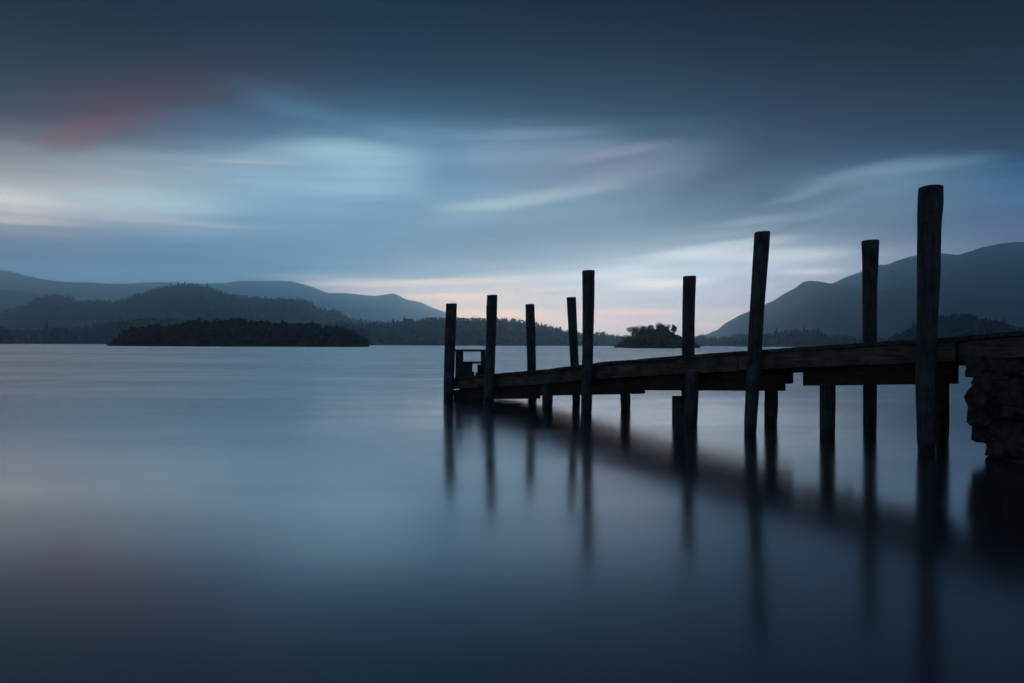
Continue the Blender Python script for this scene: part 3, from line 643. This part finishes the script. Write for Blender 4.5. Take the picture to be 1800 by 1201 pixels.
# front fascia boards end to end, slightly different in depth and set
FB = [(-6.0, -2.6, .215, 0), (-2.58, -0.24, .205, .012), (-0.22, 2.28, .205, -.014), (2.30, 5.0, .215, 0.0), (5.02, 7.4, .205, .008), (7.42, A_END-0.02, .19, 0)]
for a0, a1, dp, off in FB:
    beam('fascia_board', a0, a1, FP+off, FP+off+0.05, lambda a: deck_z(a)-0.047, lambda a, dp=dp: deck_z(a)-0.045-dp, M_fascia)
for a0, a1 in ((-6.0, -1.5), (-1.48, 3.0), (3.02, 6.6), (6.62, A_END-0.02)):
    beam('fascia_board', a0, a1, 1.09, 1.14, lambda a: deck_z(a)-0.047, lambda a: deck_z(a)-0.24, M_fascia)
for pp in (0.42, 0.82):
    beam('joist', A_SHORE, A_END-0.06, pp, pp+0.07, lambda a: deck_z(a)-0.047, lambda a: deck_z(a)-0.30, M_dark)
# long bearers below the fascia, traced by their lower edges
SP = 0.24
def strng(x0, y0, x1, y1, perp, thick=0.09, gap=0.0, ext=0.0, name='bearer'):
    a0, z0, a1, z1 = a_of(x0, perp), z_of(x0, y0, perp), a_of(x1, perp), z_of(x1, y1, perp)
    bot = lambda a: z0+(z1-z0)*(a-a0)/(a1-a0)
    return beam(name, min(a0, a1), max(a0, a1), perp, perp+thick, lambda a: min(deck_z(a)-0.25-gap, bot(a)+0.235+0*a), bot, M_dark)
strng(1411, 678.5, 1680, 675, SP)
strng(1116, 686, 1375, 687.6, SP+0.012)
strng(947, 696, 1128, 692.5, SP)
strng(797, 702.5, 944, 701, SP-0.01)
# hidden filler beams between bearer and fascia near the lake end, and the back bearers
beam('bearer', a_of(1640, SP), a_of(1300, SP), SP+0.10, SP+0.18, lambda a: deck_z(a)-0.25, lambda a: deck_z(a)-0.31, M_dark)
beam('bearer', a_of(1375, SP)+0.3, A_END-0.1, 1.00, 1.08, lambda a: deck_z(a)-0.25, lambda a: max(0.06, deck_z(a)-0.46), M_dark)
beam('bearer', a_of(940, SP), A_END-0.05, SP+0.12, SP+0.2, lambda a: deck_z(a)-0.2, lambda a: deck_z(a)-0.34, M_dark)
# end boards closing the lake end
for z0, z1 in ((-0.05, -0.22), (-0.25, -0.36)):
    mb = MB(); zt = deck_z(A_END)
    mb.hexa([jp(A_END-0.015, FP, zt+z1), jp(A_END-0.015, 1.14, zt+z1), jp(A_END+0.03, 1.14, zt+z1), jp(A_END+0.03, FP, zt+z1),
             jp(A_END-0.015, FP, zt+z0), jp(A_END-0.015, 1.14, zt+z0), jp(A_END+0.03, 1.14, zt+z0), jp(A_END+0.03, FP, zt+z0)])
    mb.build('end_board', M_deck, jetty, bevel=0.005)

def round_post(name, Y, prof, parent=jetty, seed=0, below=0.9, label=None, nseg=30, tilt=0.003):
    """prof: (y, left, right) read from top to waterline; becomes a log of true size at distance Y."""
    rn = random.Random(seed); rings = []
    for (py, xl, xr) in prof:
        c = at((xl+xr)/2, py, Y); rings.append((c.z, c.x, (xr-xl)/2/F*Y))
    zt = rings[0][0]; zb = rings[-1][0]
    lx = (rings[-1][1]-rings[-2][1])/max(1e-3, (rings[-2][0]-rings[-1][0]))
    if zb > 0.0: rings.append((-0.02, rings[-1][1]+lx*zb*0.6, rings[-1][2]))
    rings.append((-below, rings[-1][1]+lx*below*0.5, rings[-1][2]))
    zs = [r[0] for r in rings][::-1]; X = [r[1] for r in rings][::-1]; RR = [r[2] for r in rings][::-1]
    n = int((zt+below)/0.05); V, Fc = [], []
    ph = rn.random()*100
    grooves = [rn.uniform(0, 6.28) for _ in range(5)]
    for k in range(n+1):
        z = -below + (zt+below)*k/n
        xc = float(np.interp(z, zs, X)); r = float(np.interp(z, zs, RR))
        yc = Y + 0.02*pnoise(Vector((ph, z*0.8, 0)))
        for j in range(nseg):
            a = 2*math.pi*j/nseg
            q = r*(1 + 0.05*pnoise(Vector((math.cos(a)*1.2+ph, math.sin(a)*1.2, z*0.9))) + 0.022*pnoise(Vector((math.cos(a)*3+ph, math.sin(a)*3, z*5))))
            for gz in grooves:
                d = abs((a-gz-0.15*math.sin(z*2+ph)+math.pi) % (2*math.pi)-math.pi)
                if d < 0.12: q *= 1-0.035*(1-d/0.12)
            zz = z + (tilt*(math.cos(a)*rn.uniform(.9, 1.1)) if k == n else 0)
            V.append((xc+q*math.cos(a), yc+q*math.sin(a), zz))
    for k in range(n):
        for j in range(nseg): Fc.append((k*nseg+j, k*nseg+(j+1) % nseg, (k+1)*nseg+(j+1) % nseg, (k+1)*nseg+j))
    # chamfered, slightly domed top
    b = len(V); top = V[-nseg:]; cx = sum(v[0] for v in top)/nseg; cy = sum(v[1] for v in top)/nseg
    for v in top: V.append((cx+(v[0]-cx)*0.9, cy+(v[1]-cy)*0.9, v[2]+0.008))
    V.append((cx, cy, zt+0.010))
    for j in range(nseg):
        Fc.append(((n)*nseg+j, n*nseg+(j+1) % nseg, b+(j+1) % nseg, b+j)); Fc.append((b+j, b+(j+1) % nseg, b+nseg))
    o = mesh_np(name, V, Fc, M_post, parent, smooth=True)
    if label: o['label'] = label
    return o
def Ya(a, perp): return (P0+DA*a+DP*perp).y
def Yx(px, perp): return Ya(a_of(px, perp), perp)
post5 = round_post('post', 7.10, [(330,1616,1654.5),(350,1615,1654.5),(368,1614.3,1654),(378,1614,1652.5),(400,1613.6,1650.8),(440,1613,1649.2),(480,1613,1648.6),(520,1613.5,1647),(590,1613,1644.5),(670,1612,1643.5),(740,1613.5,1643),(790,1614.5,1643)], seed=1, label='thickest and tallest post, bulging at the top right')
round_post('post', Yx(1529, 1.28), [(424,1516,1544),(445,1516.8,1543.6),(470,1517.7,1543),(510,1518.2,1541.8),(560,1518,1541.2),(600,1518,1541),(680,1518,1540),(768,1517.5,1539)], seed=2)
post4 = round_post('post', Yx(1322, 0.0), [(409,1326.5,1353),(450,1324.5,1350.5),(500,1322,1347),(550,1319,1343),(600,1316,1340),(640,1313.5,1338),(690,1311,1333.5),(730,1308.8,1330.5),(765,1308,1328.3)], seed=3, label='leaning post, head tilted to the right')
round_post('post', Yx(1211, 1.28), [(486.5,1201,1223.5),(540,1200.5,1222),(620,1199,1220.5),(690,1198,1218.5),(747,1198,1217)], seed=4)
post3 = round_post('post', Yx(1033, 0.0), [(476.5,1023.5,1045.5),(540,1024,1044.5),(600,1024,1043),(650,1023,1042),(700,1022,1041),(730,1021.3,1040)], seed=5)
round_post('post', Yx(1008, 1.28), [(523.5,996,1012.5),(580,999,1015),(640,1002.5,1017.5),(700,1006,1020),(715,1006.5,1020)], seed=6)
round_post('post', Yx(933, 1.28), [(535.5,923.5,939),(580,925,941),(650,927,942.5),(690,928,943.5)], seed=7)
post2 = round_post('post', Yx(862, 0.0), [(519.5,856,874.5),(560,855,873.2),(600,854,871.2),(650,852,869.8),(700,850,868),(715,849.6,867)], seed=8)
round_post('post', Yx(862, 1.28), [(536.5,854.6,869),(600,855,869.3),(690,855,869)], seed=9)
post1 = round_post('post', Yx(791, 0.0), [(534.5,784,803),(580,782.5,801.5),(610,781.5,800.2),(650,780.3,799),(700,779.4,796.5),(708,779.6,796.5)], seed=10)
# low piles that stop under the deck
round_post('pile', Yx(962, 0.13+0.15), [(672,953.5,970.5),(700,953,972),(718,952.5,971)], seed=11)
round_post('pile', Yx(1099, 1.0), [(680,1090,1107),(705,1090.5,1108.5),(725,1091.5,1107.5)], seed=12)
round_post('pile', Yx(1214, 0.08), [(655,1206,1229),(690,1205,1227.5),(720,1203.5,1226),(750,1202,1225)], seed=13)
round_post('pile', Yx(1355, 1.0), [(660,1346,1367),(710,1344,1367),(742,1343.5,1365.5)], seed=14)
round_post('pile', Yx(1454, 0.20+0.20), [(662,1442.5,1468),(720,1441.5,1467),(766,1441.5,1466.5)], seed=15)
round_post('pile', Yx(1652, 1.0), [(650,1638,1667),(720,1638,1666),(772,1637,1665)], seed=16)
# square cut-off stub beside the third support
st_a, st_p = a_of(1194, 0.45), 0.45
mb = MB(); zt = z_of(1194, 697.5, 0.45); h_ = 0.075
mb.hexa([jp(st_a-h_, st_p-h_, -0.8), jp(st_a-h_, st_p+h_, -0.8), jp(st_a+h_, st_p+h_, -0.8), jp(st_a+h_, st_p-h_, -0.8), jp(st_a-h_, st_p-h_, zt), jp(st_a-h_, st_p+h_, zt), jp(st_a+h_, st_p+h_, zt+0.01), jp(st_a+h_, st_p-h_, zt+0.01)])
mb.build('stub', M_post, jetty, bevel=0.006)
# cross beams that join each pair of posts
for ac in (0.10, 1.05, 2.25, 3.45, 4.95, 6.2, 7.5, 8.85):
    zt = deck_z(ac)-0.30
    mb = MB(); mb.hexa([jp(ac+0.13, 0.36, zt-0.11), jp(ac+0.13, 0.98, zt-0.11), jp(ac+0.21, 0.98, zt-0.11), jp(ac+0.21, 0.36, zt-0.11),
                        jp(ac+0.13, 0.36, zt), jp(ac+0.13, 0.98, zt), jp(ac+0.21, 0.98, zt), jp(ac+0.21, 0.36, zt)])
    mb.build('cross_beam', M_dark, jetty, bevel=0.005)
# bolt heads on the front posts
for po, px, py, yy in ((post5, 1619, 613, 7.10), (post4, 1318, 632, Yx(1322, 0)), (post3, 1030, 655, Yx(1033, 0))):
    c = at(px, py, yy-0.105)
    mb = MB(); V = []; k = 10
    for dy_, r in ((0.02, 0.024), (-0.012, 0.024), (-0.018, 0.018)):
        for j in range(k): V.append((c.x+r*math.cos(j*6.2832/k), c.y+dy_, c.z+r*math.sin(j*6.2832/k)))
    mb.add(V, [(i*k+j, i*k+(j+1) % k, (i+1)*k+(j+1) % k, (i+1)*k+j) for i in range(2) for j in range(k)]+[tuple(2*k+j for j in range(k))])
    mb.build('bolt', M_iron, po)

# boarding steps: an open timber frame standing on the lake end of the deck
YS = Yx(826, 0.55); 
sb = at(826, 662, YS); frame = empty('boarding_frame', (sb.x, sb.y, deck_z(a_of(826, 0.55))))
tag(frame, 'small open timber step frame standing on the far end of the jetty', 'step frame')
def fbox(name, x0, y0, x1, y1, d0, d1, m=M_deck):
    a, b = at(x0, y1, YS), at(x1, y0, YS); mb = MB()
    mb.hexa([(a.x, YS+d0, a.z), (b.x, YS+d0, a.z), (b.x, YS+d1, a.z), (a.x, YS+d1, a.z), (a.x, YS+d0, b.z), (b.x, YS+d0, b.z), (b.x, YS+d1, b.z), (a.x, YS+d1, b.z)])
    return mb.build(name, m, frame, bevel=0.003)
fbox('side_post', 800.5, 618, 814, 665, -0.02, 0.10)
fbox('side_post', 845, 618, 853, 660, -0.02, 0.10)
fbox('top_rail', 800.2, 614.6, 853.5, 618.2, -0.04, 0.12)
fbox('shelf', 814.1, 636, 844.9, 639.4, -0.03, 0.13)
fbox('step_board', 814.2, 639.6, 830, 663, -0.01, 0.10)
fbox('step_board', 839, 641.3, 844.8, 661, -0.01, 0.10)
fbox('step_board', 830.1, 654, 833.5, 662, 0.0, 0.08)
fbox('step_board', 836, 655, 838.9, 661, 0.0, 0.08)

# ------------------------------------------------------------------ rough stone abutment under the shore end
wall = empty('stone_abutment', (4.9, 6.3, 0)); tag(wall, 'rough dark dry stone abutment under the shore end of the jetty', 'stone wall')
WP = [(636,1690),(641,1690),(646,1687.5),(655,1690),(660,1688),(668,1694),(674,1702),(684,1703),(690,1699),(694,1692),(700,1692.5),(712,1694),(724,1695),(740,1694.5),(750,1699),(764,1703),(774,1709),(780,1712),(781,1723),(790,1725),(800,1727),(808,1733),(820,1737)]
PW = 0.02
rn = random.Random(91); mb = MB(); z = -0.35
def stone(mb, a, pe, z, la, lp, lz, seed):
    V = ICO2[0].copy(); V = np.sign(V)*np.abs(V)**0.55
    out = []
    for v in V:
        nn = 1+0.42*pnoise(Vector((v[0]*1.1+seed, v[1]*1.1, v[2]*1.1)))+0.14*pnoise(Vector((v[0]*4+seed, v[1]*4, v[2]*4)))
        out.append(jp(a+v[0]*la*nn, pe+v[1]*lp*nn, z+v[2]*lz*nn))
    mb.add(out, ICO2[1])
def b_edge(z):          # where the ragged left end of the wall stands at height z
    best = None
    for py in np.arange(636, 822, 2.0):
        zz = HC + ray(1700, float(py)).z*6.85
        d = abs(zz-z)
        if best is None or d < best[0]: best = (d, float(np.interp(py, [q[0] for q in WP], [q[1] for q in WP])))
    return a_of(best[1], PW)
while z < 0.93:
    lz = rn.choice((0.035, 0.045, 0.06, 0.085)); zc = z+lz; ae = b_edge(zc)
    a = ae
    first = True
    while a > -2.4:
        la = min(0.14 if first else 1, rn.uniform(0.06, 0.20)+2.2*lz*rn.random()) * (0.7 if first else 1)
        jit = 0.01 if first else rn.uniform(-0.035, 0.09)
        stone(mb, a-la*(1.12 if first else 1.0), PW+0.15+jit, zc+(0 if first else rn.uniform(-0.03, 0.03)), la*1.08, 0.15, lz*rn.uniform(1.0, 1.5), rn.random()*99); a -= 2*la*0.9; first = False
    pe = PW+0.3
    while pe < 1.25:
        stone(mb, ae-0.15-rn.uniform(0, 0.06), pe, zc+rn.uniform(-0.02, 0.02), 0.13, rn.uniform(0.08, 0.16), lz*rn.uniform(1.05, 1.4), rn.random()*99); pe += 0.2
    z += 2*lz*0.85
mb.build('stones', M_stone, wall, smooth=False)
mb = MB(); 
ac = a_of(1745, PW+0.3)
mb.hexa([jp(-6, PW+0.28, -0.6), jp(-6, 1.2, -0.6), jp(ac, 1.2, -0.6), jp(ac, PW+0.28, -0.6), jp(-6, PW+0.28, 0.86), jp(-6, 1.2, 0.86), jp(ac-0.05, 1.2, 0.80), jp(ac-0.05, PW+0.28, 0.80)])
mb.build('rubble_core', M_stone, wall)
V, Fc = [], []; rn = random.Random(92)
for i in range(600):
    zz = rn.uniform(0.16, 0.9); ae = b_edge(zz)
    a = ae - abs(rn.gauss(0, 0.35)) - 0.04; pe = PW + (rn.uniform(-0.03, 0.05) if rn.random() < 0.6 else rn.uniform(0, 0.9)); 
    if pe > PW+0.06: a = ae - rn.uniform(0.05, 0.09)
    c = jp(a, pe, zz); d = Vector((rn.uniform(-1, 0.4), rn.uniform(-0.6, 0.3), rn.uniform(-1.6, 0.3))).normalized()*rn.uniform(0.012, 0.045)
    sd = Vector((d.z, 0.2*d.x, -d.x)).normalized()*rn.uniform(0.003, 0.008); b = len(V)
    V += [c-sd, c+sd, c+d]; Fc.append((b, b+1, b+2))
tag(mesh_np('moss', V, Fc, M_moss, wall), kind='stuff')

# shore ground behind the abutment, outside the picture to the right
V, Fc = [], []; n_ = 26
for j in range(n_+1):
    for i in range(n_+1):
        a = -2.0 - 14*i/n_; pe = -8 + 22*j/n_
        e = min(1, max(0, (-a-2.0)/3.0)); e2 = e*e*(3-2*e)
        z = -0.5 + 1.55*e2 + 0.12*pnoise(Vector((a*0.7, pe*0.7, 0)))
        if abs(pe-0.6) > 1: z -= 0.25*min(1, abs(pe-0.6)-1)
        V.append(jp(a, pe, z))
Fc = [(j*(n_+1)+i, j*(n_+1)+i+1, (j+1)*(n_+1)+i+1, (j+1)*(n_+1)+i) for j in range(n_) for i in range(n_)]
tag(mesh_np('shore_ground', V, Fc, M_bank, smooth=True), kind='structure')

# ------------------------------------------------------------------ evening haze over the lake
mb = MB(); boxm(mb, -8000, 8000, -400, HAZE_Y, -4.0, HAZE_TOP)
hz_, n, p = mat('haze'); n.n.clear()
out = n.new('ShaderNodeOutputMaterial'); pv = n.new('ShaderNodeVolumePrincipled')
pv.inputs['Color'].default_value = (0.61, 0.86, 1.0, 1); pv.inputs['Density'].default_value = HAZE_D; pv.inputs['Anisotropy'].default_value = 0.9
n.link(pv.outputs[0], out.inputs['Volume'])
tag(mb.build('haze', hz_), kind='stuff')
print('DONE', len(bpy.data.objects))
